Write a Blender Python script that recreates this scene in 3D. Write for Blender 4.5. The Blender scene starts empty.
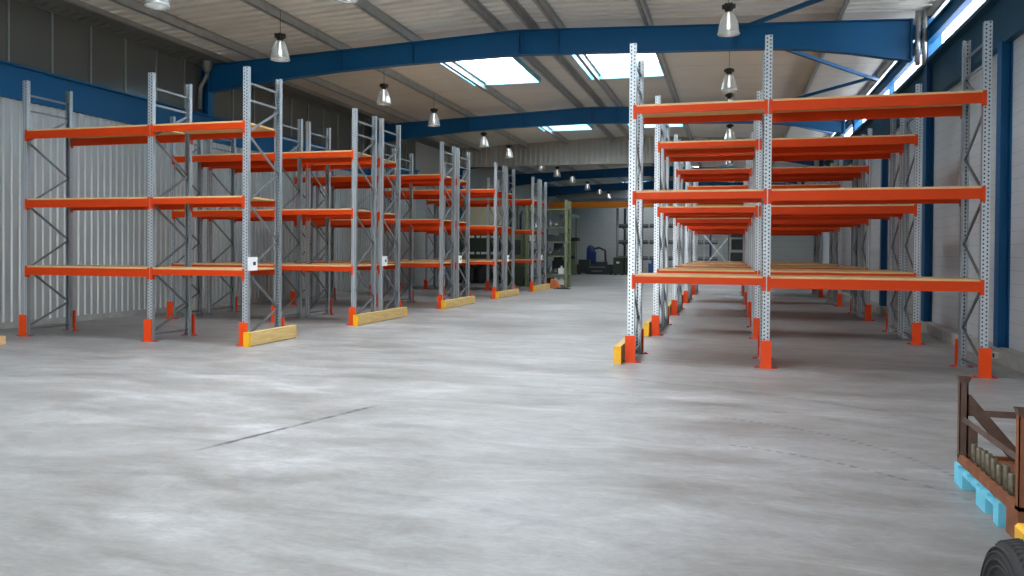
import bpy, bmesh, math, random
from mathutils import Vector, Matrix
random.seed(7)
S = bpy.context.scene
COL = S.collection
PI = math.pi

# ------------------------------------------------------------------ materials
def lin(c):
    return tuple(((v/255)/12.92 if v/255 <= .04045 else ((v/255+.055)/1.055)**2.4) for v in c)

class NT:
    def __init__(s, name):
        s.m = bpy.data.materials.new(name); s.m.use_nodes = True
        s.t = s.m.node_tree; s.n = s.t.nodes; s.l = s.t.links
        s.b = s.n['Principled BSDF']; s.out = s.n['Material Output']
    def node(s, typ, **kw):
        n = s.n.new(typ)
        for k, v in kw.items(): setattr(n, k, v)
        return n
    def put(s, v, sock):
        if isinstance(v, (int, float)): sock.default_value = v
        elif isinstance(v, tuple): sock.default_value = v if len(v) == 4 or sock.type != 'RGBA' else v+(1,)
        else: s.l.new(v, sock)
    def math(s, op, a, b=0.0, c=None, clamp=False):
        n = s.node('ShaderNodeMath', operation=op, use_clamp=clamp)
        s.put(a, n.inputs[0]); s.put(b, n.inputs[1])
        if c is not None: s.put(c, n.inputs[2])
        return n.outputs[0]
    def coord(s, which='Object'):
        return s.node('ShaderNodeTexCoord').outputs[which]
    def pos(s):
        return s.node('ShaderNodeNewGeometry').outputs['Position']
    def xyz(s, v):
        n = s.node('ShaderNodeSeparateXYZ'); s.l.new(v, n.inputs[0]); return n.outputs
    def mapping(s, v, scale=(1, 1, 1), rot=(0, 0, 0), loc=(0, 0, 0)):
        n = s.node('ShaderNodeMapping'); s.l.new(v, n.inputs[0])
        n.inputs['Scale'].default_value = scale; n.inputs['Rotation'].default_value = rot; n.inputs['Location'].default_value = loc
        return n.outputs[0]
    def noise(s, v, scale, detail=4, rough=.55, dist=0.0):
        n = s.node('ShaderNodeTexNoise'); s.l.new(v, n.inputs['Vector'])
        n.inputs['Scale'].default_value = scale; n.inputs['Detail'].default_value = detail
        n.inputs['Roughness'].default_value = rough; n.inputs['Distortion'].default_value = dist
        return n.outputs[0]
    def ramp(s, f, stops):
        n = s.node('ShaderNodeValToRGB'); s.l.new(f, n.inputs[0])
        e = n.color_ramp.elements
        while len(e) < len(stops): e.new(.5)
        for el, (p, c) in zip(e, stops):
            el.position = p; el.color = (c if len(c) == 4 else tuple(c)+(1,))
        return n.outputs[0]
    def mix(s, f, a, b, mode='MIX'):
        n = s.node('ShaderNodeMix', data_type='RGBA', blend_type=mode)
        s.put(f, n.inputs[0]); s.put(a, n.inputs[6]); s.put(b, n.inputs[7])
        return n.outputs[2]
    def bump(s, h, strength=.3, dist=.01):
        n = s.node('ShaderNodeBump'); n.inputs['Strength'].default_value = strength
        n.inputs['Distance'].default_value = dist; s.l.new(h, n.inputs['Height'])
        s.l.new(n.outputs[0], s.b.inputs['Normal'])

def mat(name, rgb, rough=.5, metal=0.0, vary=.12, scale=6, spec=None):
    k = NT(name); c = lin(rgb)
    if vary:
        f = k.noise(k.coord(), scale, 4)
        d = tuple(v*(1-vary) for v in c); u = tuple(min(1, v*(1+vary)) for v in c)
        k.l.new(k.ramp(f, [(.3, d), (.7, u)]), k.b.inputs['Base Color'])
    else: k.b.inputs['Base Color'].default_value = c+(1,)
    k.b.inputs['Roughness'].default_value = rough; k.b.inputs['Metallic'].default_value = metal
    if spec is not None: k.b.inputs['Specular IOR Level'].default_value = spec
    return k.m

def perforated(name, rgb, rough, metal):
    """galvanised steel strip with two staggered rows of punched holes"""
    k = NT(name); o = k.xyz(k.coord()); c = lin(rgb)
    masks = []
    for dx, ph in ((-.024, 0.0), (.024, .5)):
        fr = k.math('FRACT', k.math('MULTIPLY_ADD', o[2], 1/.055, ph))
        dz = k.math('MULTIPLY', k.math('SUBTRACT', fr, .5), .055*.8)
        ddx = k.math('SUBTRACT', o[0], dx)
        d = k.math('SQRT', k.math('ADD', k.math('MULTIPLY', dz, dz), k.math('MULTIPLY', ddx, ddx)))
        masks.append(k.math('LESS_THAN', d, .0108))
    hole = k.math('MAXIMUM', masks[0], masks[1])
    base = k.ramp(k.noise(k.coord(), 9, 3), [(.3, tuple(v*.88 for v in c)), (.7, c)])
    k.l.new(k.mix(hole, base, lin((58, 63, 68))), k.b.inputs['Base Color'])
    k.l.new(k.math('MULTIPLY_ADD', hole, .6, rough), k.b.inputs['Roughness'])
    k.l.new(k.math('MULTIPLY_ADD', hole, -metal, metal), k.b.inputs['Metallic'])
    return k.m

def pane(name, tint, clear, rough=.1):
    k = NT(name)
    tr = k.node('ShaderNodeBsdfTransparent'); tr.inputs[0].default_value = tint+(1,)
    k.b.inputs['Base Color'].default_value = tint+(1,); k.b.inputs['Roughness'].default_value = rough
    mx = k.node('ShaderNodeMixShader'); mx.inputs[0].default_value = clear
    k.l.new(k.b.outputs[0], mx.inputs[1]); k.l.new(tr.outputs[0], mx.inputs[2]); k.l.new(mx.outputs[0], k.out.inputs[0])
    return k.m

def emit(name, rgb, st):
    k = NT(name); k.b.inputs['Base Color'].default_value = rgb+(1,)
    k.b.inputs['Emission Color'].default_value = rgb+(1,); k.b.inputs['Emission Strength'].default_value = st
    return k.m

def floor_material():
    k = NT('power_floated_concrete')
    p = k.pos(); xy = k.xyz(p)
    wv = k.node('ShaderNodeVectorMath', operation='MULTIPLY_ADD')
    wn_ = k.node('ShaderNodeTexNoise'); wn_.inputs['Scale'].default_value = .45; wn_.inputs['Detail'].default_value = 3; k.l.new(p, wn_.inputs['Vector'])
    k.l.new(wn_.outputs['Color'], wv.inputs[0]); wv.inputs[1].default_value = (1.1, .8, 0); k.l.new(p, wv.inputs[2]); q = wv.outputs[0]
    big = k.noise(k.mapping(p, (.30, .42, 1)), 1.0, 5, .55, .4)
    mid = k.noise(k.mapping(q, (.75, 1.5, 1), (0, 0, .35), (3, 8, 0)), 1.0, 9, .68, .5)
    fine = k.noise(k.mapping(q, (3.2, 5.5, 1), (0, 0, -.3)), 1.0, 8, .72, .4)
    sw = k.noise(k.mapping(q, (.8, 2.6, 1), (0, 0, -.25), (9, 1, 0)), 1.0, 7, .6, .8)
    s = k.math('ADD', k.math('MULTIPLY', big, .30), k.math('MULTIPLY', mid, .30))
    s = k.math('ADD', s, k.math('MULTIPLY', fine, .18)); s = k.math('ADD', s, k.math('MULTIPLY', sw, .22))
    col = k.ramp(s, [(.38, lin((120, 118, 116))), (.46, lin((141, 140, 138))), (.53, lin((158, 158, 158))), (.62, lin((184, 185, 187)))])
    st = k.ramp(k.noise(k.mapping(q, (.45, 3.6, 1), (0, 0, .12), (1, 4, 0)), 1.0, 6, .62, .6), [(.58, (0, 0, 0)), (.72, (1, 1, 1))])
    col = k.mix(k.math('MULTIPLY', st, .20), col, lin((212, 213, 216)))
    grit = k.noise(k.mapping(p, (14, 30, 1)), 1.0, 6, .7)
    col = k.mix(.22, col, k.ramp(grit, [(.3, (.12, .12, .12)), (.7, (.6, .6, .6))]), 'OVERLAY')
    dark = lin((74, 76, 78))
    def arc(cx, cy, R, w, strength, x0, x1, y0, y1, dash=None):
        nonlocal col
        dx = k.math('SUBTRACT', xy[0], cx); dy = k.math('SUBTRACT', xy[1], cy)
        d = k.math('SQRT', k.math('ADD', k.math('MULTIPLY', dx, dx), k.math('MULTIPLY', dy, dy)))
        e = k.math('ABSOLUTE', k.math('SUBTRACT', d, R))
        m = k.math('SUBTRACT', 1.0, k.math('DIVIDE', e, w), clamp=True)
        for v, a, sg in ((xy[0], x0, 1), (xy[0], x1, -1), (xy[1], y0, 1), (xy[1], y1, -1)):
            m = k.math('MULTIPLY', m, k.math('MULTIPLY', k.math('SUBTRACT', v, a), sg*4.0, clamp=True))
        if dash:
            a = k.math('ARCTAN2', dy, dx)
            m = k.math('MULTIPLY', m, k.math('GREATER_THAN', k.math('FRACT', k.math('MULTIPLY', a, R/dash)), .42))
        m = k.math('MULTIPLY', m, k.ramp(k.noise(p, 7, 4), [(.35, (.15, .15, .15)), (.6, (1, 1, 1))]))
        col = k.mix(k.math('MULTIPLY', m, strength), col, dark)
    arc(*MARK_A, .045, 1.5, -4.4, -3.4, 5.45, 7.7)
    arc(*MARK_B, .05, .75, -.2, 2.4, 5.5, 10.0, .085)
    arc(*MARK_C, .03, .75, -.2, 2.2, 5.2, 8.4, .1)
    arc(*MARK_D, .12, .30, -9, 3, 4, 12)
    arc(*MARK_E, .10, .28, -6.5, 0, 2.5, 8)
    arc(*MARK_F, .09, .35, -2.6, 3.0, 7.5, 12)
    k.l.new(col, k.b.inputs['Base Color'])
    k.l.new(k.ramp(mid, [(.3, (.34,)*3), (.7, (.52,)*3)]), k.b.inputs['Roughness'])
    k.b.inputs['Specular IOR Level'].default_value = .5
    k.bump(fine, .06, .004)
    return k.m

def circ(p1, p2, p3):
    (ax, ay), (bx, by), (cx, cy) = p1, p2, p3
    d = 2*(ax*(by-cy)+bx*(cy-ay)+cx*(ay-by))
    ux = ((ax*ax+ay*ay)*(by-cy)+(bx*bx+by*by)*(cy-ay)+(cx*cx+cy*cy)*(ay-by))/d
    uy = ((ax*ax+ay*ay)*(cx-bx)+(bx*bx+by*by)*(ax-cx)+(cx*cx+cy*cy)*(bx-ax))/d
    return ux, uy, math.hypot(ax-ux, ay-uy)
MARK_A = circ((-4.14, 5.62), (-3.88, 6.61), (-3.66, 7.43))
MARK_B = circ((-.05, 8.1), (.75, 7.7), (1.5, 6.75))
MARK_C = circ((-.1, 7.0), (.6, 6.75), (1.3, 6.2))
MARK_D = circ((-8.5, 8.2), (-4.5, 9.3), (-.5, 8.9))
MARK_E = circ((-5.8, 4.2), (-3.6, 4.9), (-1.0, 4.6))
MARK_F = circ((-2.2, 10.4), (.4, 9.6), (2.8, 8.0))

def wood(name, a, b, scale=3, axis=0):
    k = NT(name); sc = [1.0]*3; sc = [12, 12, 12]; sc[axis] = 1.2
    f = k.noise(k.mapping(k.coord(), tuple(sc)), scale, 6, .65, .6)
    k.l.new(k.ramp(f, [(.3, lin(a)), (.7, lin(b))]), k.b.inputs['Base Color'])
    k.b.inputs['Roughness'].default_value = .75
    return k.m

def panel_lines(name, rgb, axis, pitch, depth=.25, rough=.5, second=None):
    """flat cladding with thin joint grooves every pitch metres along the axis"""
    k = NT(name); o = k.xyz(k.pos()); c = lin(rgb)
    fr = k.math('FRACT', k.math('DIVIDE', o[axis], pitch))
    m = k.math('LESS_THAN', fr, .035 if pitch < 1 else .012)
    if second:
        f2 = k.math('FRACT', k.math('DIVIDE', o[second[0]], second[1]))
        m = k.math('MAXIMUM', m, k.math('LESS_THAN', f2, .012))
    f = k.noise(k.pos(), .7, 5)
    base = k.ramp(f, [(.3, tuple(v*.9 for v in c)), (.7, c)])
    k.l.new(k.mix(k.math('MULTIPLY', m, depth), base, lin((40, 42, 44))), k.b.inputs['Base Color'])
    k.b.inputs['Roughness'].default_value = rough
    return k.m

M = {}
M['floor'] = floor_material()
M['orange'] = mat('orange_powder_coat', (212, 64, 8), .5, 0, .04, 3, .25)
M['guard'] = mat('guard_orange', (236, 74, 12), .5, 0, .05, 5, .3)
M['red'] = mat('red_foot_plate', (190, 40, 40), .5)
M['galv'] = mat('galvanised_steel', (160, 168, 174), .36, .6, .10, 14)
M['galv_brace_shaded'] = mat('galvanised_brace_shaded', (124, 131, 136), .4, .55, .1, 14)  # galvanised steel coloured darker, silhouette shade of the braces put into the colour
M['perf'] = perforated('perforated_galvanised_steel', (196, 203, 208), .34, .45)
M['chip'] = wood('chipboard', (206, 162, 108), (232, 194, 142), 5)
M['timber'] = wood('pine_timber', (196, 160, 96), (226, 196, 134), 2, 1)
M['yellow'] = mat('yellow_paint', (244, 182, 22), .45)
M['blue'] = mat('blue_steel_paint', (2, 88, 138), .5, 0, .05, 1, .35)
M['blue2'] = mat('blue_grey_channel', (30, 78, 106), .55, 0, .08, 1, .35)
M['white_clad'] = mat('white_metal_cladding', (180, 184, 185), .38, .15, .05, .6)
M['right_clad'] = panel_lines('white_panel_cladding', (206, 211, 216), 2, .20, .35, .5)
M['rear_clad'] = panel_lines('grey_panel_cladding', (172, 174, 172), 2, .33, .3, .55)
M['head_clad'] = mat('ribbed_header_cladding', (172, 170, 162), .5, 0, .05, 1)
M['deck'] = mat('roof_deck_white', (236, 236, 230), .55, 0, .05, 1)
M['deck2'] = panel_lines('roof_sandwich_panels', (220, 218, 211), 1, 1.7, .55, .6)
M['purlin'] = mat('galvanised_purlin', (172, 175, 173), .5, .35, .1, 4)
M['gutter'] = mat('zinc_flashing', (120, 124, 122), .45, .3, .12, 5)
M['concrete'] = mat('curb_concrete', (172, 172, 168), .85, 0, .15, 4)
M['cyan'] = mat('skylight_upstand', (128, 204, 234), .4, 0, .03, 1)
M['sky_pane'] = pane('skylight_pane', (.97, .985, 1), .93)
M['clear_pane'] = pane('window_pane', (.97, .98, 1), .93)
M['poly'] = pane('grey_polycarbonate', (.13, .135, .125), .04, .12)
M['alu'] = mat('aluminium_bar', (140, 145, 145), .4, .4, .1, 8)
M['dark'] = mat('dark_plastic', (28, 26, 25), .5)
M['cable'] = mat('grey_cable', (60, 60, 58), .6, 0, 0)
M['bulb'] = emit('lamp_bulb', (1, .97, .92), 14)
M['paper'] = mat('white_sign', (238, 240, 240), .6, 0, .02)
M['ink'] = mat('sign_print', (40, 44, 52), .6, 0, 0)
M['rust'] = mat('rusty_steel', (138, 84, 56), .7, .2, .25, 9)
M['rust_dark'] = mat('dark_rusty_steel', (98, 76, 66), .7, .2, .25, 9)
M['pin'] = mat('oily_steel_tube', (92, 84, 68), .5, .4, .35, 25)
M['pallet_blue'] = mat('light_blue_pallet_paint', (110, 196, 222), .7, 0, .14, 9)
M['rubber'] = mat('black_rubber', (34, 34, 36), .75, 0, .2, 20)
M['rim'] = mat('grey_wheel_rim', (80, 82, 84), .5, .3)
M['green'] = mat('sage_green_steel', (104, 113, 84), .5, 0, .1, 3)
M['dgreen'] = mat('dark_green_paint', (48, 60, 44), .5, 0, .15, 3)
M['machine'] = mat('dark_machine_grey', (52, 56, 56), .5, .2, .25, 4)
M['mblue'] = mat('machine_blue', (18, 50, 112), .45, 0, .1, 3)
M['crane'] = mat('crane_orange', (232, 138, 24), .45, 0, .05, 2)
M['cream'] = mat('cream_panel', (228, 218, 184), .6, 0, .08, 1)
M['white'] = mat('white_paint', (222, 224, 220), .5, 0, .05)
M['steelbits'] = mat('loose_steel_parts', (110, 114, 116), .45, .5, .3, 12)
M['duct'] = mat('spiral_duct', (150, 154, 156), .35, .6, .1, 4)
k = NT('clear_ribbed_acrylic'); k.b.inputs['Base Color'].default_value = (.60, .63, .63, 1); k.b.inputs['Roughness'].default_value = .16
k.b.inputs['Metallic'].default_value = .35
_t = k.node('ShaderNodeBsdfTransparent'); _m = k.node('ShaderNodeMixShader'); _m.inputs[0].default_value = .30
k.l.new(k.b.outputs[0], _m.inputs[1]); k.l.new(_t.outputs[0], _m.inputs[2]); k.l.new(_m.outputs[0], k.out.inputs[0])
M['acrylic'] = k.m

# ------------------------------------------------------------------ mesh builder
class MB:
    def __init__(s): s.bm = bmesh.new()
    def quad(s, pts, mi=0):
        f = s.bm.faces.new([s.bm.verts.new(p) for p in pts]); f.material_index = mi; return s
    def box(s, x0, x1, y0, y1, z0, z1, mi=0, front_mi=None):
        x0, x1 = sorted((x0, x1)); y0, y1 = sorted((y0, y1)); z0, z1 = sorted((z0, z1))
        v = [s.bm.verts.new((x, y, z)) for x in (x0, x1) for y in (y0, y1) for z in (z0, z1)]
        for n, q in enumerate(((0, 1, 3, 2), (4, 6, 7, 5), (0, 4, 5, 1), (2, 3, 7, 6), (0, 2, 6, 4), (1, 5, 7, 3))):
            f = s.bm.faces.new([v[i] for i in q]); f.material_index = front_mi if (front_mi is not None and n in (2, 3)) else mi
        return s
    def bar(s, a, b, w, h=None, up=(0, 0, 1), mi=0):
        h = h or w; a, b = Vector(a), Vector(b); d = (b-a).normalized(); u = Vector(up)
        if abs(d.dot(u)) > .98: u = Vector((0, 1, 0))
        r = d.cross(u).normalized(); u = r.cross(d).normalized()
        v = [s.bm.verts.new(p + r*(i*w/2) + u*(j*h/2)) for p in (a, b) for i, j in ((-1, -1), (1, -1), (1, 1), (-1, 1))]
        for q in ((0, 3, 2, 1), (4, 5, 6, 7), (0, 1, 5, 4), (1, 2, 6, 5), (2, 3, 7, 6), (3, 0, 4, 7)):
            s.bm.faces.new([v[i] for i in q]).material_index = mi
        return s
    def tube(s, pts, r, n=10, mi=0, cap=True):
        pts = [Vector(p) for p in pts]; rings = []
        rs = r if isinstance(r, (list, tuple)) else [r]*len(pts)
        for i, p in enumerate(pts):
            d = (pts[min(i+1, len(pts)-1)]-pts[max(i-1, 0)]).normalized()
            u = Vector((0, 0, 1)) if abs(d.z) < .9 else Vector((1, 0, 0))
            a = d.cross(u).normalized(); b = d.cross(a).normalized()
            rings.append([s.bm.verts.new(p+(a*math.cos(2*PI*k/n)+b*math.sin(2*PI*k/n))*rs[i]) for k in range(n)])
        for A, B in zip(rings, rings[1:]):
            for k in range(n):
                f = s.bm.faces.new((A[k], A[(k+1) % n], B[(k+1) % n], B[k])); f.material_index = mi; f.smooth = True
        if cap: s.bm.faces.new(rings[0][::-1]).material_index = mi; s.bm.faces.new(rings[-1]).material_index = mi
        return s
    def lathe(s, prof, n=20, c=(0, 0, 0), axis='z', mi=0, cap=False):
        rings = []
        for r, z in prof:
            ring = []
            for k in range(n):
                a = 2*PI*k/n
                if axis == 'z': p = (c[0]+r*math.cos(a), c[1]+r*math.sin(a), c[2]+z)
                elif axis == 'x': p = (c[0]+z, c[1]+r*math.cos(a), c[2]+r*math.sin(a))
                else: p = (c[0]+r*math.cos(a), c[1]+z, c[2]+r*math.sin(a))
                ring.append(s.bm.verts.new(p))
            rings.append(ring)
        for A, B in zip(rings, rings[1:]):
            for k in range(n):
                f = s.bm.faces.new((A[k], A[(k+1) % n], B[(k+1) % n], B[k])); f.smooth = True; f.material_index = mi
        if cap: s.bm.faces.new(rings[0][::-1]); s.bm.faces.new(rings[-1])
        return s
    def prism(s, poly, a, b, plane='xz', mi=0):
        """polygon given in a plane, extruded along the remaining axis from a to b"""
        def P(u, v, w): return {'xz': (u, w, v), 'yz': (w, u, v), 'xy': (u, v, w)}[plane]
        A = [s.bm.verts.new(P(u, v, a)) for u, v in poly]; B = [s.bm.verts.new(P(u, v, b)) for u, v in poly]
        n = len(poly)
        s.bm.faces.new(A).material_index = mi; s.bm.faces.new(B[::-1]).material_index = mi
        for i in range(n): s.bm.faces.new((A[i], B[i], B[(i+1) % n], A[(i+1) % n])).material_index = mi
        return s
    def mesh(s, name, mats, bevel=0):
        if bevel: bmesh.ops.bevel(s.bm, geom=list(s.bm.edges), offset=bevel, segments=1, affect='EDGES')
        bmesh.ops.recalc_face_normals(s.bm, faces=s.bm.faces)
        me = bpy.data.meshes.new(name); s.bm.to_mesh(me); s.bm.free()
        for m in (mats if isinstance(mats, (list, tuple)) else [mats]): me.materials.append(m)
        return me
    def obj(s, name, mats, parent=None, loc=(0, 0, 0), bevel=0, rz=0):
        return link(name, s.mesh(name, mats, bevel), parent, loc, rz)

def link(name, me, parent=None, loc=(0, 0, 0), rz=0):
    o = bpy.data.objects.new(name, me); COL.objects.link(o); o.location = loc; o.rotation_euler = (0, 0, rz)
    if parent: o.parent = parent
    return o
def tag(o, label, cat, group=None):
    o['label'] = label; o['category'] = cat
    if group: o['group'] = group
    return o
def empty(name, loc, label, cat, group=None, rz=0):
    o = link(name, None, None, loc, rz); o.empty_display_size = .1
    return tag(o, label, cat, group)
def struct(o): o['kind'] = 'structure'; return o
def copy_tree(o, loc=None, parent=None):
    c = o.copy(); COL.objects.link(c); c.parent = parent
    if loc is not None: c.location = loc
    for ch in o.children: copy_tree(ch, None, c)
    return c

# ------------------------------------------------------------------ geometry constants
XL, XR = -14.2, 4.15            # side walls
XRIDGE = -5.1
Y0, YHEAD, YEND = -9.5, 38.6, 66.0
def ztop(x): return 7.1-.041*abs(x-XRIDGE)      # top of the roof beams = underside of the purlins
PH = .20                                         # purlin height
def zdeck(x): return ztop(x)+PH
PORTALS = [8.2, 18.9, 29.5, 40.1, 50.4, 60.6]
XC = [13.95, 18.9, 24.0, 29.5, 34.6]            # right-hand columns

# ------------------------------------------------------------------ floor and walls
struct(MB().box(XL-.3, XR+.3, Y0-.3, YEND+.3, -.2, 0).obj('floor', M['floor']))

def ribbed(y0, y1, z0, z1, pitch, depth, x, sgn, axis='y'):
    """trapezoidal sheet; ribs run vertically, profile along axis"""
    b = MB(); n = int((y1-y0)/pitch); prof = []
    for i in range(n+1):
        t = y0+i*pitch
        for f, d in ((0, 0), (.42, 0), (.52, 1), (.88, 1), (.98, 0)):
            u = t+f*pitch
            if u <= y1: prof.append((u, d*depth*sgn))
    prof.append((y1, 0))
    def P(u, d, z): return (x+d, u, z) if axis == 'y' else (u, x+d, z)
    lo = [b.bm.verts.new(P(u, d, z0)) for u, d in prof]; hi = [b.bm.verts.new(P(u, d, z1)) for u, d in prof]
    for i in range(len(prof)-1): b.bm.faces.new((lo[i], lo[i+1], hi[i+1], hi[i]))
    return b

wl = ribbed(Y0, 34.2, .12, 4.72, .19, .032, XL, 1); wl.box(XL-.25, XL-.05, Y0, 34.2, 0, 4.75)
struct(wl.obj('wall_left', M['white_clad']))
struct(MB().box(XL-.25, XL, 34.2, YEND, 0, 7.1).obj('wall_left', M['rear_clad']))
struct(MB().box(XL-.05, XL+.05, Y0, YEND, 0, .13).obj('baseboard_left', M['concrete']))
struct(MB().box(XL-.05, XL+.10, Y0, 34.2, 4.68, 5.36).box(XL, XL+.2, Y0, 34.2, 5.33, 5.37).obj('wall_beam', M['blue']))
# polycarbonate band on the left with its mullions
wn = MB().box(XL-.03, XL-.01, Y0, 34.2, 5.37, 6.85).obj('window_1', M['poly']); struct(wn)
mu = MB(); y = 12.75-1.07*20
while y < 34:
    if y > Y0: mu.box(XL-.01, XL+.02, y-.025, y+.025, 5.37, 6.80)
    y += 1.07
mu.obj('window_bars', M['alu'], wn)
# eave flashing with pressed dimples
ev = MB().box(XL-.03, XL+.06, Y0, YEND, 6.73, 6.76)
ev.prism([(XL+.0, 6.75), (XL+.06, 6.73), (XL+.66, 6.86), (XL+.66, 6.93)], Y0, YEND, 'xz')
y = 10.0
while y < 38:
    ev.prism([(XL+.10, 6.725), (XL+.40, 6.772), (XL+.40, 6.79), (XL+.10, 6.745)], y, y+.12, 'xz'); y += .26
struct(ev.obj('trim_1', M['gutter']))
# right wall
struct(MB().box(XR, XR+.25, Y0, YEND, 0, 5.8).obj('wall_right', M['right_clad']))
struct(MB().box(3.91, XR+.02, Y0, YEND, 0, .20).obj('baseboard_right', M['concrete']))
struct(MB().box(XR-.06, XR, Y0, YHEAD, 4.96, 5.78).box(XR-.20, XR, Y0, YHEAD, 5.72, 5.80).box(XR-.13, XR, Y0, YHEAD, 4.94, 4.99).obj('wall_beam', M['blue2']))
wr = MB()
ys = [Y0]+[8.2]+XC+[YHEAD]
for a, b_ in zip(ys, ys[1:]): wr.box(XR+.10, XR+.12, a+.06, b_-.06, 5.8, 6.72)
wr = struct(wr.obj('window_2', M['clear_pane']))
fr = MB()
for yy in ys: fr.box(XR+.02, XR+.14, yy-.09, yy+.09, 5.78, 6.75)
fr.box(XR+.05, XR+.14, Y0, YHEAD, 5.78, 5.84).box(XR+.05, XR+.14, Y0, YHEAD, 6.70, 6.95)
fr.obj('window_frame', M['blue'], wr)
struct(MB().box(XR+.02, XR+.25, YHEAD, YEND, 5.8, 7.1).obj('wall_right', M['rear_clad']))
# blue eaves rail in front of the right windows
for a, b_ in ((Y0, 18.75), (19.05, 29.35), (29.65, YHEAD)):
    r = MB().box(4.02, 4.04, a, b_, 6.19, 6.48).box(3.96, 4.10, a, b_, 6.17, 6.195).box(3.96, 4.10, a, b_, 6.475, 6.50)
    struct(r.obj('eaves_rail', M['blue']))
# columns on the right
for yy in XC:
    c = MB()
    w = .28 if yy in PORTALS else .21
    c.box(XR-.16, XR-.14, yy-w/2, yy+w/2, .2, 6.75 if yy in PORTALS else 4.96)
    c.box(XR-.15, XR, yy-.01, yy+.01, .2, 6.75 if yy in PORTALS else 4.96)
    c.box(XR-.02, XR+.0, yy-w/2, yy+w/2, .2, 4.96)
    if yy in PORTALS: c.box(XR-.16, XR+.1, yy-w/2, yy+w/2, 5.8, 6.75)
    struct(c.obj('steel_column', M['blue']))
# downpipes beside the portal on the right
for yy, xx, r in ((18.68, 3.79, .055), (18.68, 3.92, .05)):
    struct(MB().tube([(xx, yy, 6.85), (xx, yy, 5.70)], r, 12).obj('downpipe', M['duct']))
# end walls
struct(MB().box(XL, XR, YEND, YEND+.2, 0, 7.4).obj('wall_far', M['rear_clad']))
door_x0, door_x1, door_h = -9.0, -1.8, 4.8
struct(MB().box(XL, door_x0, Y0-.2, Y0, 0, 7.3).box(door_x1, XR, Y0-.2, Y0, 0, 7.3).box(door_x0, door_x1, Y0-.2, Y0, door_h, 7.3).obj('wall_near', M['white_clad']))
struct(MB().box(door_x0-.1, door_x0, Y0-.22, Y0+.03, 0, door_h+.1).box(door_x1, door_x1+.1, Y0-.22, Y0+.03, 0, door_h+.1).box(door_x0, door_x1, Y0-.22, Y0+.03, door_h, door_h+.1).obj('door_1', M['blue']))
# concrete yard seen only from the doorway
struct(MB().box(-60, 50, -70, Y0-.3, -.25, -.02).obj('yard', M['concrete']))
# ribbed header wall over the opening to the rear hall
hd = ribbed(XL, XR, 5.98, 7.4, .26, -.03, YHEAD, 1, 'x')
hd.box(XL, XR, YHEAD+.02, YHEAD+.12, 5.98, 7.4)
hd.box(XL, XR, YHEAD-.045, YHEAD-.03, 6.60, 6.615)
struct(hd.obj('wall_header', M['head_clad']))
struct(MB().box(1.5, XR, 44.0, 44.15, 0, 4.4).obj('wall_partition', M['rear_clad']))
# small items low on the right wall
o = MB().box(3.86, 3.91, 13.50, 13.62, .06, .16).obj('socket_box', M['white'])
MBs = MB().box(3.852, 3.86, 13.53, 13.59, .08, .14).obj('socket_cover', M['dark'], o)
tag(o, 'small white electrical box low on the concrete curb by the near blue column', 'socket')

# ------------------------------------------------------------------ roof
SKY = []        # (x0, x1, y0, y1)
for y0, y1 in ((1.5, 7.2), (8.6, 14.6), (19.8, 24.9), (30.6, 35.0)):  # nearest pair is unseen, added to brighten the foreground floor
    SKY += [(-8.25, -6.05, y0, y1), (-4.35, -2.0, y0, y1)]
SKY += [(-4.35, -2.0, 51.5, 56.5), (-4.35, -2.0, 41.5, 45.5), (-8.25, -6.05, 61.2, 64.5), (-.8, 1.8, 51.5, 56.5)]  # rear hall skylights, some of them added only to brighten the hall
def roof_part(name, x0, x1, y0, y1, m, rib=None):
    """sloped deck as strips, leaving the skylight openings free"""
    b = MB()
    xs = sorted({x0, x1, XRIDGE} | {v for s_ in SKY for v in s_[:2] if x0 < v < x1})
    for xa, xb in zip(xs, xs[1:]):
        cuts = sorted([(max(s_[2], y0), min(s_[3], y1)) for s_ in SKY if s_[0] <= xa and s_[1] >= xb and s_[3] > y0 and s_[2] < y1])
        segs = []; t = y0
        for a, c in cuts: segs.append((t, a)); t = c
        segs.append((t, y1))
        for a, c in segs:
            if c-a < .01: continue
            za, zb = zdeck(xa), zdeck(xb)
            if rib is None: prof = [(a, 0), (c, 0)]
            else:
                prof = []; t = math.floor(a/rib)*rib
                while t < c:
                    for f, d in ((0, 0), (.55, 0), (.57, .26), (.95, .26), (.97, 0)):
                        u = t+f*rib
                        if a <= u <= c: prof.append((u, d))
                    t += rib
                prof = [(a, 0)]+prof+[(c, 0)]
            lo = [b.bm.verts.new((xa, u, za+d)) for u, d in prof]; hi = [b.bm.verts.new((xb, u, zb+d)) for u, d in prof]
            for i in range(len(prof)-1):
                if prof[i+1][0]-prof[i][0] > 1e-5: b.bm.faces.new((lo[i], lo[i+1], hi[i+1], hi[i]))
            b.quad([(xa, a, za+.28), (xb, a, zb+.28), (xb, c, zb+.28), (xa, c, za+.28)])
    return struct(b.obj(name, m))
roof_part('ceiling', XL-.3, XR+.3, Y0-.3, 18.9, M['deck'], .345)
roof_part('ceiling', XL-.3, XR+.3, 18.9, YEND+.3, M['deck2'])
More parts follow.
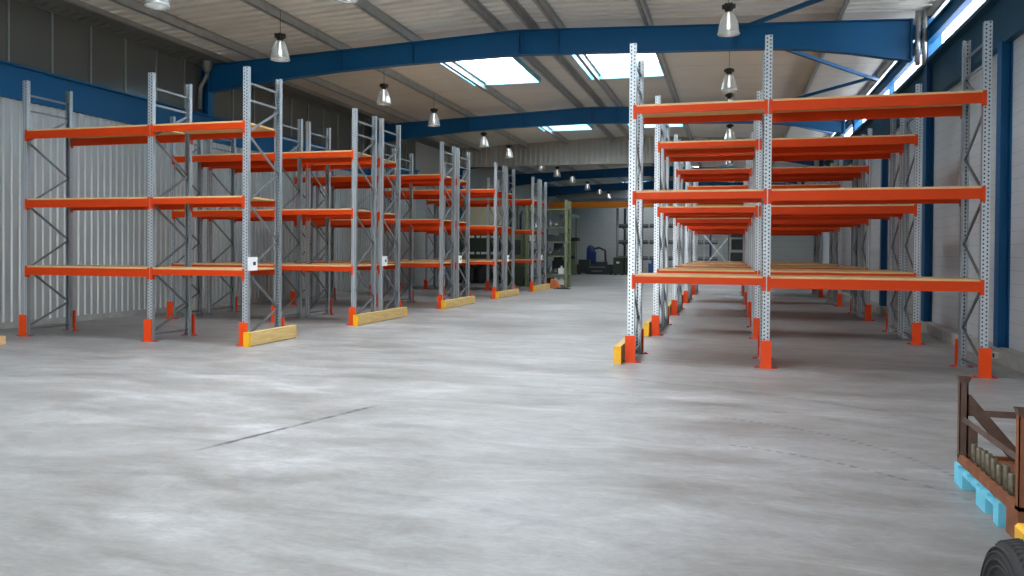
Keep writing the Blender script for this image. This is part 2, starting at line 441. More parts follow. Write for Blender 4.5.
for n, (x0, x1, y0, y1) in enumerate(SKY):
    z0, z1 = zdeck(x0), zdeck(x1); h = .30
    w = struct(MB().quad([(x0, y0, max(z0, z1)+h), (x1, y0, max(z0, z1)+h), (x1, y1, max(z0, z1)+h), (x0, y1, max(z0, z1)+h)]).obj('window_%d' % (n+3), M['sky_pane']))
    zz = min(z0, z1)-.05; zt = max(z0, z1)+h
    u = MB().box(x0-.04, x0, y0, y1, zz, zt).box(x1, x1+.04, y0, y1, zz, zt).box(x0, x1, y0-.04, y0, zz, zt).box(x0, x1, y1, y1+.04, zz, zt)
    u.obj('window_frame', M['cyan'], w)
# purlins: Z sections
PX = [-12.45, -9.98, -7.92, -5.62, -4.78, -4.12, -1.95, 2.25]
for x in PX:
    cuts = [Y0]+[p for p in PORTALS]+[YEND]
    z = ztop(x)
    b = MB().box(x-.01, x+.01, Y0, YEND, z, z+PH).box(x-.08, x+.01, Y0, YEND, z, z+.012).box(x-.01, x+.08, Y0, YEND, z+PH-.012, z+PH).box(x-.082, x-.07, Y0, YEND, z, z+.03)
    struct(b.obj('roof_purlin', M['purlin']))
struct(MB().box(XL+.66, XL+.68, Y0, YEND, 6.82, zdeck(XL+.67)).box(XL+.66, XL+.74, Y0, YEND, 6.82, 6.832).obj('roof_purlin', M['purlin']))
struct(MB().box(XR-.12, XR-.10, Y0, YEND, ztop(XR)-.02, zdeck(XR)).box(XR-.12, XR, Y0, YEND, ztop(XR)-.02, ztop(XR)).obj('roof_purlin', M['purlin']))
# haunched portal frames
def zbot(x):
    pts = [(XL, 5.98), (-14, 6.0), (-12.85, 6.13), (-11.3, 6.27), (-10.1, 6.36), (-8.4, 6.43), (-6.8, 6.47), (-5.1, 6.50), (-3.5, 6.45), (-2.2, 6.39), (-.8, 6.35), (.8, 6.29), (1.6, 6.22), (2.5, 6.08), (3.5, 5.88), (XR, 5.78)]
    for (a, za), (c, zc) in zip(pts, pts[1:]):
        if a <= x <= c: return za+(zc-za)*(x-a)/(c-a)
    return pts[-1][1]
bx = [XL+.22, -12.85, -12.0, -11.3, -10.7, -10.1, -9.2, -8.4, -7.6, -6.8, -5.1, -3.5, -2.2, -.8, .8, 1.6, 2.5, 3.0, 3.70]
for yy in PORTALS:
    b = MB()
    for xa, xb in zip(bx, bx[1:]):
        def slab(y0, y1, f0, f1):
            b.prism([(xa, f0(xa)), (xb, f0(xb)), (xb, f1(xb)), (xa, f1(xa))], y0, y1, 'xz')
        slab(yy-.006, yy+.006, zbot, ztop)
        slab(yy-.1, yy+.1, lambda x: zbot(x)-.015, lambda x: zbot(x)+.006)
        slab(yy-.1, yy+.1, lambda x: ztop(x)-.02, lambda x: ztop(x))
    for x in (-9.95, -5.1, -5.02, -4.1, .1, -7.9): b.box(x-.008, x+.008, yy-.095, yy+.095, zbot(x), ztop(x)-.01)
    b.box(3.68, 3.72, yy-.1, yy+.1, zbot(3.7)-.01, ztop(3.7)); b.box(3.72, XR-.15, yy-.06, yy+.06, 6.3, 6.6)
    # left column
    zc0 = 5.37 if yy < 34 else 0
    b.box(XL+.0, XL+.02, yy-.12, yy+.12, zc0, 6.72).box(XL+.22, XL+.24, yy-.12, yy+.12, zc0, 6.80).box(XL+.01, XL+.23, yy-.008, yy+.008, zc0, 6.76)
    if yy > YHEAD:
        b.box(XR-.2, XR-.18, yy-.12, yy+.12, .2, 6.5).box(XR-.2, XR, yy-.01, yy+.01, .2, 6.5)
    struct(b.obj('portal_frame', M['blue']))
# rainwater funnel and elbow at the left eave
for yy in (18.65, 29.25):
    struct(MB().lathe([(.15, .26), (.15, .1), (.07, -.03)], 14, (XL+.30, yy, 6.52)).tube([(XL+.30, yy, 6.5), (XL+.28, yy, 6.36), (XL+.10, yy-.02, 6.08), (XL+.08, yy-.02, 5.5)], .06, 10).obj('gutter_outlet', M['gutter']))
# blue wind bracing under the roof near the right wall
for a, c in (((0, 18.8), (3.9, 13.6)), ((.1, 19.0), (3.9, 24.3)), ((3.9, 24.6), (0, 29.4)), ((.1, 29.6), (3.9, 34.6)), ((0, 8.3), (3.9, 13.5))):
    struct(MB().bar((a[0], a[1], 6.72), (c[0], c[1], 6.56), .08).obj('wind_brace', M['blue']))

# ------------------------------------------------------------------ pallet racks
W1, W2, DEP, HP = 1.925, 2.775, 1.06, 4.75
LEV = [1.2134, 2.4604, 3.738]
def post_mesh(f):       # f=+1: perforated face looks to -y
    b = MB(); t = .005
    b.box(-.05, .05, 0, f*t, 0, HP, 0, 1)
    b.box(-.05, -.05+t, f*t, f*.075, 0, HP); b.box(.05-t, .05, f*t, f*.075, 0, HP)
    b.box(-.05, -.028, f*.070, f*.075, 0, HP); b.box(.028, .05, f*.070, f*.075, 0, HP)
    return b.mesh('post', [M['galv'], M['perf']])
ME_POST = {1: post_mesh(1), -1: post_mesh(-1)}
ME_FOOT = {f: MB().box(-.075, .075, -.03*f, .10*f, 0, .008).box(-.055, .055, -.012*f, -.004*f, .008, .06).mesh('foot_plate', M['galv'], 0) for f in (1, -1)}
def beam_mesh(L, h):
    b = MB(); b.box(0, L, 0, .045, .068-h, .068)
    b.box(0, L, -.002, 0, .068-h*.28, .068).box(0, L, -.002, 0, .068-h, .068-h*.8)
    return b.mesh('beam', M['orange'])
ME_BEAM = {0: beam_mesh(W1-.1, .10), 1: beam_mesh(W2-.1, .14)}
ME_CON = MB().box(-.042, .006, -.010, -.004, -.115, .095).box(0, .006, -.008, .05, -.115, .095).mesh('connector', M['orange'])
ME_CON_R = MB().box(-.006, .042, -.010, -.004, -.115, .095).box(-.006, 0, -.008, .05, -.115, .095).mesh('connector', M['orange'])
def deck_mesh(L):
    b = MB(); n = 2 if L < 2.2 else 3
    for i in range(n): b.box(i*L/n+.002, (i+1)*L/n-.002, .002, DEP-.002, .069, .098)
    return b.mesh('shelf_deck', M['chip'])
ME_DECK = {0: deck_mesh(W1-.106), 1: deck_mesh(W2-.106)}
zz_ = [(1, 4.15), (0, 3.63), (1, 3.02), (0, 2.45), (1, 1.80), (0, 1.25), (1, .58), (0, .16)]
def brace_mesh(a, c):
    yf, yb = .045, DEP-.045
    return MB().bar((0, yb if a[0] else yf, a[1]), (0, yb if c[0] else yf, c[1]), .026, .034).mesh('brace', M['galv_brace_shaded'])
BR = [brace_mesh(a, c) for a, c in zip(zz_, zz_[1:])] + [brace_mesh((0, 4.49), (1, 4.49)), brace_mesh((0, 4.2), (1, 4.2)), brace_mesh((0, .12), (1, .12))]

def make_rack(side, sign):
    r = link('pallet_rack', None); sx = side
    xs = [0, sx*W1, sx*(W1+W2)]
    for x in xs:
        for f, y in ((1, 0), (-1, DEP)):
            p = link('post', ME_POST[f], r, (x, y, 0)); link('foot_plate', ME_FOOT[f], p)
        for m in BR: link('brace', m, r, (x, 0, 0))
    for bay in (0, 1):
        a, c = sorted((xs[bay], xs[bay+1])); L = (c-a)-.1
        for z in LEV:
            for f in (1, -1):
                bm_ = link('beam', ME_BEAM[bay], r, (a+.05, 0, z) if f == 1 else (c-.05, DEP, z), 0 if f == 1 else PI)
                c1 = link('connector', ME_CON, bm_, (0, 0, 0)); link('connector', ME_CON_R, bm_, (L, 0, 0))
            link('shelf_deck', ME_DECK[bay], r, (a+.053, 0, z))
    if sign:
        s_ = MB().box(.052, .058, .0, .28, 1.28, 1.51).obj('load_sign', M['paper'], r); s_['label'] = 'white load sign'
        MB().box(.058, .0595, .15, .23, 1.37, 1.43).obj('sign_print', M['ink'], s_)
    return r
ROWS_L = [11.74, 15.74, 21.13, 26.46, 31.8]
ROWS_R = [11.84, 15.88, 21.18, 26.56, 31.93]
ORD = ['nearest', 'second', 'third', 'fourth', 'farthest']
protoR = make_rack(1, False); protoLs = make_rack(-1, True); protoL = make_rack(-1, False)
used = set()
for side, rows, XO in ((-1, ROWS_L, -7.985), (1, ROWS_R, -1.446)):
    for i, y in enumerate(rows):
        nm = 'left' if side < 0 else 'right'
        for k_ in ((0,) if i == 0 else (0, 1)):
            sg = side < 0 and (i == 0 or k_ == 1)
            pr_ = protoR if side > 0 else (protoLs if sg else protoL)
            loc = (XO, y+k_*1.36, 0)
            if pr_ in used: r = copy_tree(pr_, loc)
            else: r = pr_; r.location = loc; used.add(r)
            if i == 0: lab = 'empty galvanised pallet rack with orange beams, single %s rack on the %s' % (ORD[i], nm)
            else: lab = 'empty orange-beamed pallet rack, %s half of the %s double row on the %s' % (('front', 'rear')[k_], ORD[i], nm)
            tag(r, lab, 'pallet rack', 'pallet racks on the %s of the aisle' % nm)

# post guards
def guard_mesh():
    b = MB(); b.box(-.075, .075, -.062, -.055, 0, .40)
    b.box(-.075, -.069, -.055, -.035, 0, .40).box(.069, .075, -.055, -.035, 0, .40)
    return b.mesh('guard_shield', M['guard'])
ME_G = guard_mesh()
ME_GF = MB().box(-.04, .04, -.05, .05, 0, .012).box(-.015, .015, -.02, .01, .012, .026).mesh('base_flange', M['red'])
g0 = link('post_guard', None); link('guard_shield', ME_G, g0); link('base_flange', ME_GF, g0, (-.115, 0, 0)); link('base_flange', ME_GF, g0, (.115, 0, 0)); first = True
for side, rows, XO in ((-1, ROWS_L, -7.985), (1, ROWS_R, -1.446)):
    nm = 'left' if side < 0 else 'right'
    for i, y in enumerate(rows):
        for j, x in enumerate((0, W1, W1+W2)):
            for f in (1, -1):
                yy = y if f == 1 else y+DEP+(1.36 if i else 0)
                g = g0 if first else copy_tree(g0)
                first = False
                g.location = (XO+side*x, yy-.0*f, 0); g.rotation_euler = (0, 0, 0 if f == 1 else PI)
                tag(g, 'orange post guard at the %s %s foot of the %s rack row on the %s' % (('front', 'rear')[f < 0], ('aisle-end', 'middle', 'wall-side')[j], ORD[i], nm), 'post guard', 'orange post guards on the %s' % nm)

# timber end bumpers with yellow caps
def bumper(x0, x1, y0, y1, h, lab, grp, allyellow=False):
    e = empty('rack_bumper', ((x0+x1)/2, y0, 0), lab, 'rack bumper', grp)
    cx = (x1-x0)/2; L = y1-y0
    MB().box(-cx, cx, .05, L-.02, .015, h).obj('timber_board', M['yellow'] if allyellow else M['timber'], e)
    for a, c in ((0, .05), (L-.02, L)):
        MB().box(-cx-.004, cx+.004, a, c, 0, h+.004).obj('end_cap', M['yellow'], e)
for i, y in enumerate(ROWS_L):
    bumper(-7.90, -7.80, y-.16, y+(1.34 if i == 0 else 2.55), .24, 'timber bumper board with yellow caps at the aisle end of the %s left rack row' % ORD[i], 'timber bumpers on the left')
for i, y in enumerate(ROWS_R):
    bumper(-1.655, -1.555, y-.28, y+(1.25 if i == 0 else 2.5), .26, 'yellow-capped timber bumper beside the aisle post of the %s right rack row' % ORD[i], 'timber bumpers on the right')

# ------------------------------------------------------------------ pendant lamps
def lamp():
    e = link('pendant_lamp', None)          # origin at the rim of the bell
    MB().tube([(0, 0, .60), (0, 0, 1.12)], .006, 6).obj('cord', M['cable'], e)
    d = MB().lathe([(0.001, .60), (.05, .60), (.12, .57), (.13, .52), (.09, .49), (.07, .46), (.07, .42), (.001, .42)], 18)
    for k_ in range(6):
        a = k_*PI/3; d.box(.11*math.cos(a)-.02, .11*math.cos(a)+.02, .11*math.sin(a)-.02, .11*math.sin(a)+.02, .50, .58)
    d.obj('lamp_housing', M['dark'], e)
    MB().lathe([(.07, .43), (.11, .40), (.155, .30), (.19, .17), (.21, .04), (.225, 0), (.215, 0), (.2, .04), (.18, .17), (.145, .30), (.10, .39)], 28).obj('lamp_shade', M['acrylic'], e)
    MB().lathe([(.001, .10), (.025, .11), (.038, .15), (.032, .20), (.02, .25), (.02, .40)], 14).obj('bulb', M['bulb'], e)
    return e
l0 = lamp(); first = True
LL = [(-9.9, 11.9), (-9.92, 15.9), (-9.9, 21.4), (-9.92, 25.5), (-9.9, 31.1), (-9.9, 34.9), (-9.7, 40.5), (-9.7, 44.4), (-9.65, 48.6), (-9.65, 54.0), (-9.6, 58.9), (-9.6, 63.3)]
LR = [(-.11, 16.16), (-.12, 21.8), (-.12, 25.2), (-.12, 31.2), (-.13, 35.0), (-.13, 40.1), (0, 49.5)]
NUM = ['first', 'second', 'third', 'fourth', 'fifth', 'sixth', 'seventh', 'eighth', 'ninth', 'tenth', 'eleventh', 'twelfth']
for row, nm in ((LL, 'left'), (LR, 'right'), ([(-6.42, 12.35)], 'middle')):
    for i, (x, y) in enumerate(row):
        l = l0 if first else copy_tree(l0); first = False
        l.location = (x, y, 5.95)
        tag(l, 'clear bell pendant lamp hung from the roof, %s from the camera in the %s row' % (NUM[i], nm), 'pendant lamp', 'pendant lamps in the %s row' % nm)

# ------------------------------------------------------------------ stillage on a blue pallet, tubes, vehicle
def pallet(loc, L, W, m, lab, rz=0):
    e = empty('pallet', loc, lab, 'pallet', None, rz)
    for i in range(5): a = i*(L-.1)/4; MB().box(0, W, a, a+.1, .122, .144).obj('deck_board', m, e)
    for x in (0, W/2-.05, W-.1): MB().box(x, x+.1, 0, L, .100, .122).obj('stringer', m, e)
    for x in (0, W/2-.05, W-.1):
        for y, d in ((0, .1), (L*.26, .2), (L-.20, .2)): MB().box(x, x+.1, y, y+d, .0, .10).obj('block', m, e)
    return e
SX, SY0, SY1 = 1.58, 5.08, 6.34
pallet((SX-.02, 5.35, 0), .98, 1.0, M['pallet_blue'], 'light blue wooden pallet under the rusty stillage at the right edge')
st = empty('stillage', (SX, SY0, .145), 'rusty brown steel stillage with corner posts on the light blue pallet', 'stillage')
t = MB().box(0, .9, 0, SY1-SY0, 0, .035).box(0, .03, 0, SY1-SY0, .035, .06).box(0, .9, SY1-SY0-.03, SY1-SY0, .035, .06)
t.obj('tray', M['rust'], st)
for n, (x, y) in enumerate(((0, 0), (0, SY1-SY0-.05), (.85, 0), (.85, SY1-SY0-.05))):
    p = MB().box(x, x+.055, y, y+.006, .035, .58).box(x, x+.006, y, y+.055, .035, .58).box(x+.045, x+.055, y, y+.055, .035, .58)
    p = p.obj('corner_post', M['rust'] if y == 0 else M['rust_dark'], st)
    b = MB(); v = [(x-.012, y-.012), (x+.075, y-.012), (x+.075, y+.067), (x-.012, y+.067)]; w_ = [(x, y), (x+.055, y), (x+.055, y+.055), (x, y+.055)]
    for i in range(4):
        j = (i+1) % 4; b.quad([(w_[i][0], w_[i][1], .575), (w_[j][0], w_[j][1], .575), (v[j][0], v[j][1], .62), (v[i][0], v[i][1], .62)])
    b.obj('stacking_cup', M['rust_dark'], p)
D = SY1-SY0
for x in (0, .78): MB().box(x, x+.12, 0, .20, -.145, 0).obj('foot', M['rust'], st)
MB().bar((.02, .03, .32), (.02, D-.03, .32), .012, .035).obj('side_rail', M['rust_dark'], st)
MB().bar((.03, D-.025, .36), (.87, D-.025, .36), .012, .045).obj('side_rail', M['rust_dark'], st)
MB().prism([(.045, .50), (.075, .49), (.44, .04), (.33, .04), (.045, .40)], D-.035, D-.028, 'xz').obj('gusset_plate', M['rust_dark'], st)
MB().prism([(.045, .30), (.12, .26), (.12, .04), (.045, .04)], D-.042, D-.036, 'xz').obj('gusset_plate', M['rust_dark'], st)
me_t = MB().lathe([(.021, .0), (.021, .14), (.016, .14), (.016, .02)], 14).mesh('steel_tube', M['pin'])
me_t2 = MB().lathe([(.018, .0), (.018, .21), (.012, .21), (.012, .02)], 14).mesh('steel_tube', M['rust_dark'])
for i in range(10):
    o = link('steel_tube', me_t, None, (SX+.075+random.uniform(-.006, .006), SY1-.14-i*.112, .18)); o.scale.z = random.uniform(.9, 1.15)
    tag(o, 'thick steel tube in the left row on the stillage, %s from the far end' % (NUM[i]), 'steel tube', 'steel tubes on the stillage')
for i in range(8):
    o = link('steel_tube', me_t2, None, (SX+.36+(i % 2)*.09, SY1-.20-(i//2)*.22, .18)); o.scale.z = random.uniform(.85, 1.2)
    tag(o, 'thin dark tube inside the stillage, %s of the %s pair from far end' % (('left', 'right')[i % 2], NUM[i//2]), 'steel tube', 'thin tubes on the stillage')

fk = empty('forklift', (.93, 3.2, 0), 'yellow vehicle with black tyre cut off by the bottom right corner', 'forklift')
ty = MB().lathe([(.17, -.10), (.24, -.115), (.275, -.10), (.297, -.07), (.30, 0), (.297, .07), (.275, .10), (.24, .115), (.17, .10), (.17, -.10)], 56, (.13, 0, .3), 'x')
for r_, o_ in ((.20, .1075), (.225, .1125), (.25, .1115), (.268, .1035)):
    ty.lathe([(r_-.005, -o_+.004), (r_-.003, -o_-.006), (r_+.003, -o_-.006), (r_+.005, -o_+.004)], 56, (.13, 0, .3), 'x')
for k_ in range(60):
    a = 2*PI*k_/60
    for sg in (-1, 1):
        ty.bar((.13+sg*.085, .286*math.cos(a), .3+.286*math.sin(a)), (.13+sg*.03, .299*math.cos(a+.04), .3+.299*math.sin(a+.04)), .015, .012, (1, 0, 0))
ty.obj('tyre', M['rubber'], fk)
MB().lathe([(.03, -.07), (.12, -.06), (.165, -.09), (.172, -.09), (.172, .09), (.165, .09), (.10, .05), (.03, .05)], 28, (.13, 0, .3), 'x', 0, True).obj('wheel_rim', M['rim'], fk)
MB().box(.15, 1.1, .20, .32, .28, .585).box(.30, 1.0, -1.5, .20, .25, .60).box(.30, .9, -1.6, -.8, .6, 1.05).obj('chassis', M['yellow'], fk, bevel=.012)
MB().box(.36, .84, -.75, -.25, .6, .72).box(.36, .84, -.85, -.75, .72, 1.2).obj('seat', M['dark'], fk, bevel=.02)
ty2 = MB().lathe([(.12, -.09), (.2, -.10), (.24, -.06), (.24, .06), (.2, .10), (.12, .09)], 40, (.2, -1.25, .24), 'x', 0, True).obj('tyre', M['rubber'], fk)

# pallet corner at the left edge
pallet((-12.86, 9.42, 0), 1.2, .98, M['chip'], 'plain wooden pallet on the floor at the left edge of the picture', 0)

# ------------------------------------------------------------------ rear hall
cr = empty('overhead_crane', (-11.3, 50.0, 4.5), 'orange overhead travelling crane girder spanning the rear hall', 'crane')
MB().box(0, 13.0, -.14, .14, 0, .34).box(0, 13.0, -.2, .2, .33, .36).box(0, 13.0, -.2, .2, -.02, .01).obj('girder', M['crane'], cr)
MB().box(-.25, 0, -1.2, 1.2, -.05, .3).obj('end_truck', M['rust'], cr)
MB().box(12.2, 12.6, -.3, .3, -.45, -.02).obj('hoist', M['mblue'], cr)
struct(MB().box(-11.5, -11.3, 42, 60, 4.25, 4.45).box(-11.45, -11.35, 42.0, 42.15, 0, 4.25).box(-11.45, -11.35, 59.0, 59.15, 0, 4.25).obj('crane_runway', M['green']))
struct(MB().tube([(-12.4, 56.5, 5.75), (-11.9, 56.5, 5.45), (-9.5, 56.5, 5.4), (-5, 56.5, 5.4), (1, 56.5, 5.4)], .14, 12).obj('air_duct', M['duct']))

# tall green shelving unit
def shelving(x0, x1, y0, y1, H, zs, lab, m=M['green'], w=.12):
    e = empty('shelving_unit', (x0, y0, 0), lab, 'shelving unit')
    for x in (0, x1-x0-w):
        for y in (0, y1-y0-w): MB().box(x, x+w, y, y+w, 0, H).obj('upright', m, e)
    for z in zs: MB().box(.02, x1-x0-.02, .02, y1-y0-.02, z-.05, z).obj('shelf', m, e)
    return e
zs = [.12, .62, 1.47, 2.15, 2.8, 3.65]
X0, X1, Y0s = -9.35, -7.35, 35.9
shelving(X0, X1, Y0s, Y0s+.9, 4.05, zs, 'tall sage green shelving unit full of parts behind the left racks')
WH = ['lowest', 'second', 'third', 'fourth', 'top', 'uppermost']
bins = [MB().prism([(-.12, 0), (.12, 0), (.14, .2), (.11, .34), (-.10, .34), (-.14, .2)], 0, .5, 'xz').mesh('parts_bin', M['machine']),
        MB().lathe([(.001, 0), (.13, 0), (.13, .2), (.06, .24), (.06, .36), (.001, .36)], 12).mesh('die_block', M['steelbits']),
        MB().box(-.13, .13, 0, .4, 0, .26).box(-.04, .04, .1, .2, .26, .36).mesh('parts_box', M['white'])]
nmb = ['parts_bin', 'machine_die', 'parts_box']; desc = ['dark metal parts bin', 'round grey machine die', 'pale parts box']
for si, z in enumerate(zs[:5]):
    for j in range(6):
        kx = random.choice((0, 0, 1, 1, 2)); o = link(nmb[kx], bins[kx], None, (X0+.28+j*.28, Y0s+.14+random.uniform(0, .1)+(.15 if kx == 1 else 0), z))
        o.scale = (1, 1, random.uniform(.7, 1.15) if si else .9)
        tag(o, '%s on %s shelf of tall green unit, %s from left' % (desc[kx], WH[si], NUM[j]), 'parts container', 'containers on the green shelving')

# green machine and cabinets between the racks and the rear hall
def machine(loc, parts, lab, name='machine', cat='machine'):
    e = empty(name, loc, lab, cat)
    for nm_, m, f in parts: b = MB(); f(b); b.obj(nm_, m, e)
    return e
machine((-10.45, 35.9, 0), [
    ('machine_bed', M['dgreen'], lambda b: b.box(0, 1.0, 0, 1.0, .06, .95).box(.05, .95, -.03, 0, .15, .85)),
    ('machine_column', M['green'], lambda b: b.box(.05, .95, .35, .95, .95, 2.55).box(.12, .88, .30, .35, 1.1, 2.4)),
    ('window', M['machine'], lambda b: b.box(.2, .8, .28, .30, 1.5, 2.2)),
    ('column_pipe', M['machine'], lambda b: b.tube([(.25, .6, 2.55), (.25, .6, 3.9), (.4, .6, 4.0)], .05, 8).tube([(.7, .6, 2.55), (.7, .6, 3.4), (.8, .5, 3.6)], .06, 8)),
    *[('foot', M['machine'], lambda b, x=x: b.box(x, x+.15, .05, .9, 0, .06)) for x in (.05, .8)]],
    'dark green machine with a tall column standing behind the fourth left rack')
cb = empty('tool_cabinet', (-14.0, 39.2, 0), 'large green tool storage cabinet with rows of pale labels in the rear hall', 'cabinet')
MB().box(0, 2.5, 0, .8, 1.15, 3.0).obj('body', M['dgreen'], cb)
MB().box(0, .1, 0, .8, 0, 1.15).box(2.4, 2.5, 0, .8, 0, 1.15).box(1.2, 1.3, 0, .8, 0, 1.15).obj('stand', M['machine'], cb)
for r_ in range(2):
    for j in range(9):
        x = .12+j*.26; MB().box(x, x+.14+.05*((j*7) % 3), -.02, 0, 1.5+r_*.85, 1.62+r_*.85).obj('label_card', M['white'], cb)
for j in range(2):
    machine((-13.8+j*1.25, 38.9, 0), [('body', M['machine'], lambda b: b.box(0, .9, 0, .5, .1, .8).box(.1, .5, .1, .4, .8, 1.0)), ('leg', M['machine'], lambda b: b.box(.05, .15, .05, .45, 0, .1)), ('leg', M['machine'], lambda b: b.box(.75, .85, .05, .45, 0, .1))],
            'dark machine box under the green tool cabinet, %s one' % ('left', 'right')[j], 'machine_box', 'machine')
pb = empty('stacked_panel', (-14.05, 40.2, 0), 'cream coloured panel standing behind the green tool cabinet', 'panel')
MB().box(0, 2.6, 0, .12, .05, 4.35).obj('sheet', M['cream'], pb); MB().box(0, 2.6, .12, .3, 0, .05).obj('stand', M['machine'], pb)
# cardboard scrap and mat beside the last left rack
o = MB().prism([(0, 0), (.5, 0), (.3, .35), (.1, .42)], 0, .4, 'xz').obj('cardboard_scrap', mat('brown_card', (190, 104, 56), .8), None, (-7.95, 34.8, 0)); tag(o, 'crumpled orange brown cardboard beside the last left bumper', 'cardboard')
o = MB().box(0, .7, 0, .5, 0, .03).box(.1, .6, .1, .4, .03, .06).obj('floor_mat', M['dark'], None, (-7.6, 34.2, 0)); tag(o, 'dark mat lying on the floor beside the orange brown cardboard', 'mat')

# group of machines in front of the far wall
def legs(w, d, h=.12): return [('leg', M['machine'], lambda b: b.box(.05, .2, .05, d-.05, 0, h)), ('leg', M['machine'], lambda b: b.box(w-.2, w-.05, .05, d-.05, 0, h))]
machine((-11.3, 56.5, 0), [
    ('column', M['green'], lambda b: b.box(0, .32, 0, .3, 0, 2.5)), ('head', M['machine'], lambda b: b.box(-.15, .6, -.1, .5, 2.45, 2.7).box(.0, .32, -.04, 0, 1.15, 1.4))],
    'pale green machine column standing left of the blue machine', 'machine_column')
machine((-12.9, 57.5, 0), [
    ('bed', M['machine'], lambda b: b.box(0, 1.3, 0, 1, .1, 1.0)), ('head', M['machine'], lambda b: b.box(.1, .7, .1, .8, 1.0, 2.3).tube([(.9, .3, 1.0), (.9, .3, 2.0), (1.1, .2, 2.2)], .08, 8)),
    *legs(1.3, 1)], 'dark machine in the rear hall beside the pale green column')
machine((-11.1, 57.9, 0), [
    ('bed', M['machine'], lambda b: b.box(0, 2.6, 0, .9, .1, .75).box(.1, .9, .1, .8, .75, 1.1).box(1.3, 2.2, .1, .7, .75, .95)),
    ('slideway', M['steelbits'], lambda b: b.box(.9, 2.1, -.1, .1, .5, .62).box(1.1, 1.9, -.1, 0, .2, .32)),
    *legs(2.6, .9)], 'low dark lathe in front of the blue machine in the rear hall', 'lathe')
machine((-10.7, 59.2, 0), [
    ('body', M['mblue'], lambda b: b.lathe([(.001, .1), (.30, .1), (.33, .5), (.33, 1.9), (.22, 2.15), (.001, 2.2)], 16, (.33, .45, 0)).box(.1, .8, .0, .3, .9, 1.7)),
    ('hose', M['machine'], lambda b: b.tube([(.5, .4, 1.9), (1.0, .3, 2.0), (1.45, .3, 1.8), (1.5, .3, .9), (1.5, .3, .1)], .09, 8)),
    ('base', M['machine'], lambda b: b.box(0, 1.7, 0, .9, 0, .12))], 'upright blue machine with a dark hose against the far wall')
for i, (x, w) in enumerate(((-8.35, .75), (-7.5, .72))):
    machine((x, 57.6, 0), [('body', M['dgreen'], lambda b: b.box(0, w, 0, 1.0, .06, 1.25)), ('lid', M['green'], lambda b: b.box(-.02, w+.02, -.02, 1.02, 1.25, 1.3)),
            ('plate', M['white'], lambda b: b.box(w*.3, w*.6, -.02, 0, .85, .98)), *legs(w, 1.0, .06)],
            'olive green steel container in the rear hall, %s of the two' % ('left', 'right')[i], 'steel_container', 'container')
o = MB().tube([(-8.2, 58.6, 0), (-8.2, 58.6, 5.4)], .09, 10).obj('vertical_pipe', M['duct']); struct(o)
def cantilever(x, y, lab):
    e = empty('cantilever_rack', (x, y, 0), lab, 'storage rack')
    for k_ in range(2):
        c = MB().box(k_*1.3, k_*1.3+.15, 0, .2, 0, 5.0).obj('upright', M['mblue'] if k_ else M['machine'], e)
        for z in (1.0, 2.2, 3.4): MB().box(k_*1.3+.02, k_*1.3+.13, -.9, 0, z, z+.1).obj('arm', M['machine'], c)
    for z, n in ((1.1, 5), (2.3, 4), (3.5, 4)):
        for j in range(n): MB().box(-.4, 1.9, -.9+j*.2, -.78+j*.2, z, z+.12+.12*((j*3) % 4)/2).obj('stored_bar', M['steelbits'] if j % 2 else M['machine'], e)
    MB().box(-.1, 1.6, -.6, .3, 0, .06).obj('base', M['machine'], e)
cantilever(-7.95, 60.2, 'dark cantilever rack with steel bars left of centre against the far wall')
cantilever(-5.5, 60.0, 'dark cantilever rack with steel bars seen between the right rack posts')
cantilever(-2.9, 60.0, 'dark cantilever rack with steel bars left of the crossed braces')
# braced open rack and cage shelf behind the right racks
e = empty('braced_rack', (-1.9, 56.0, 0), 'pale open rack with crossed braces in front of the far wall', 'storage rack')
for x in (0, 1.75): MB().box(x, x+.08, 0, .1, 0, 3.4).obj('upright', M['alu'], e)
MB().bar((.04, .05, .7), (1.79, .05, 2.9), .04).bar((1.79, .05, .7), (.04, .05, 2.9), .04).obj('cross_brace', M['white'], e)
MB().box(0, 1.83, 0, .1, 3.3, 3.4).obj('top_rail', M['alu'], e)
sh = shelving(-.25, 1.5, 52.0, 53.0, 3.6, [.3, 1.1, 1.9, 2.7, 3.5], 'dark cage shelving with sage green posts at the end of the right aisle', M['green'], .1)
MB().box(.12, 1.6, .3, .88, .3, .95).box(.15, 1.5, .3, .88, 1.1, 1.7).box(.2, 1.6, .3, .88, 1.9, 2.55).box(.15, 1.1, .3, .88, 2.7, 3.3).obj('stored_goods', M['machine'], sh)
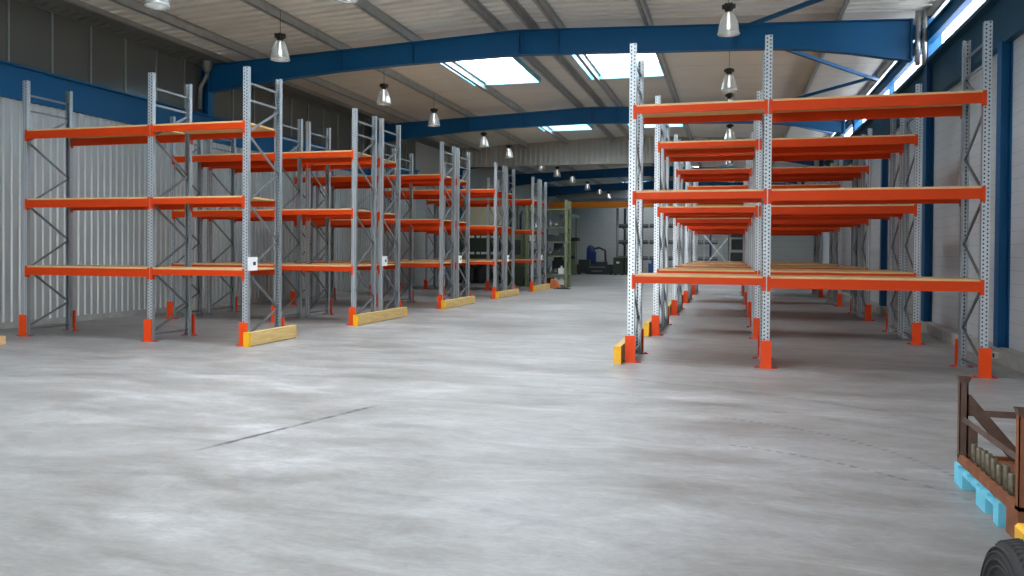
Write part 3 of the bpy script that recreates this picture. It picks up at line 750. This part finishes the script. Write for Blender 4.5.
# small group of blue and dark machines far right of the rear hall opening
machine((-5.6, 55.5, 0), [('body', M['mblue'], lambda b: b.box(0, .9, 0, .8, .08, .9).box(.2, .6, .1, .6, .9, 1.15)), *legs(.9, .8, .08), ('table', M['machine'], lambda b: b.box(.95, 2.2, 0, .8, .6, .7).box(1.0, 1.1, .05, .7, 0, .6).box(2.05, 2.15, .05, .7, 0, .6))],
        'small bright blue machine with a side table behind the right racks')

# ------------------------------------------------------------------ light
w = bpy.data.worlds.new('overcast'); S.world = w; w.use_nodes = True
bg = w.node_tree.nodes['Background']; bg.inputs[0].default_value = (.965, .985, 1.0, 1); bg.inputs[1].default_value = 12.0
def portal(x, y, z, sx, sy, rot):
    l = bpy.data.lights.new('daylight_portal', 'AREA'); l.shape = 'RECTANGLE'; l.size = sx; l.size_y = sy; l.cycles.is_portal = True
    o = bpy.data.objects.new('daylight_portal', l); COL.objects.link(o); o.location = (x, y, z); o.rotation_euler = rot
for x0, x1, y0, y1 in SKY: portal((x0+x1)/2, (y0+y1)/2, 7.1+.62, x1-x0, y1-y0, (0, 0, 0))
portal((door_x0+door_x1)/2, Y0-.25, door_h/2, door_x1-door_x0, door_h, (PI/2, 0, 0))
portal(XR+.2, (Y0+YHEAD)/2, 6.28, 1.0, YHEAD-Y0, (0, PI/2, 0))

# ------------------------------------------------------------------ camera
F, HC, YAW, PIT, ROL = 790.1469, 1.6328, .2714, -.0114, .0074
cd = bpy.data.cameras.new('camera'); cam = bpy.data.objects.new('camera', cd); COL.objects.link(cam); S.camera = cam
cd.sensor_width = 36; cd.lens = 36*F/1024; cd.shift_y = -27.0686/1024; cd.clip_end = 300; cd.clip_start = .05
cam.matrix_world = Matrix.Translation((0, 0, HC)) @ Matrix.Rotation(YAW, 4, 'Z') @ Matrix.Rotation(PI/2+PIT, 4, 'X') @ Matrix.Rotation(ROL, 4, 'Z')

S.view_settings.view_transform = 'Standard'; S.view_settings.look = 'None'; S.view_settings.gamma = 1
S.view_settings.use_curve_mapping = False; S.view_settings.exposure = 0.0
S.cycles.max_bounces = 10; S.cycles.diffuse_bounces = 6; S.cycles.glossy_bounces = 4; S.cycles.transparent_max_bounces = 24
S.cycles.caustics_reflective = False; S.cycles.caustics_refractive = False; S.cycles.sample_clamp_indirect = 6
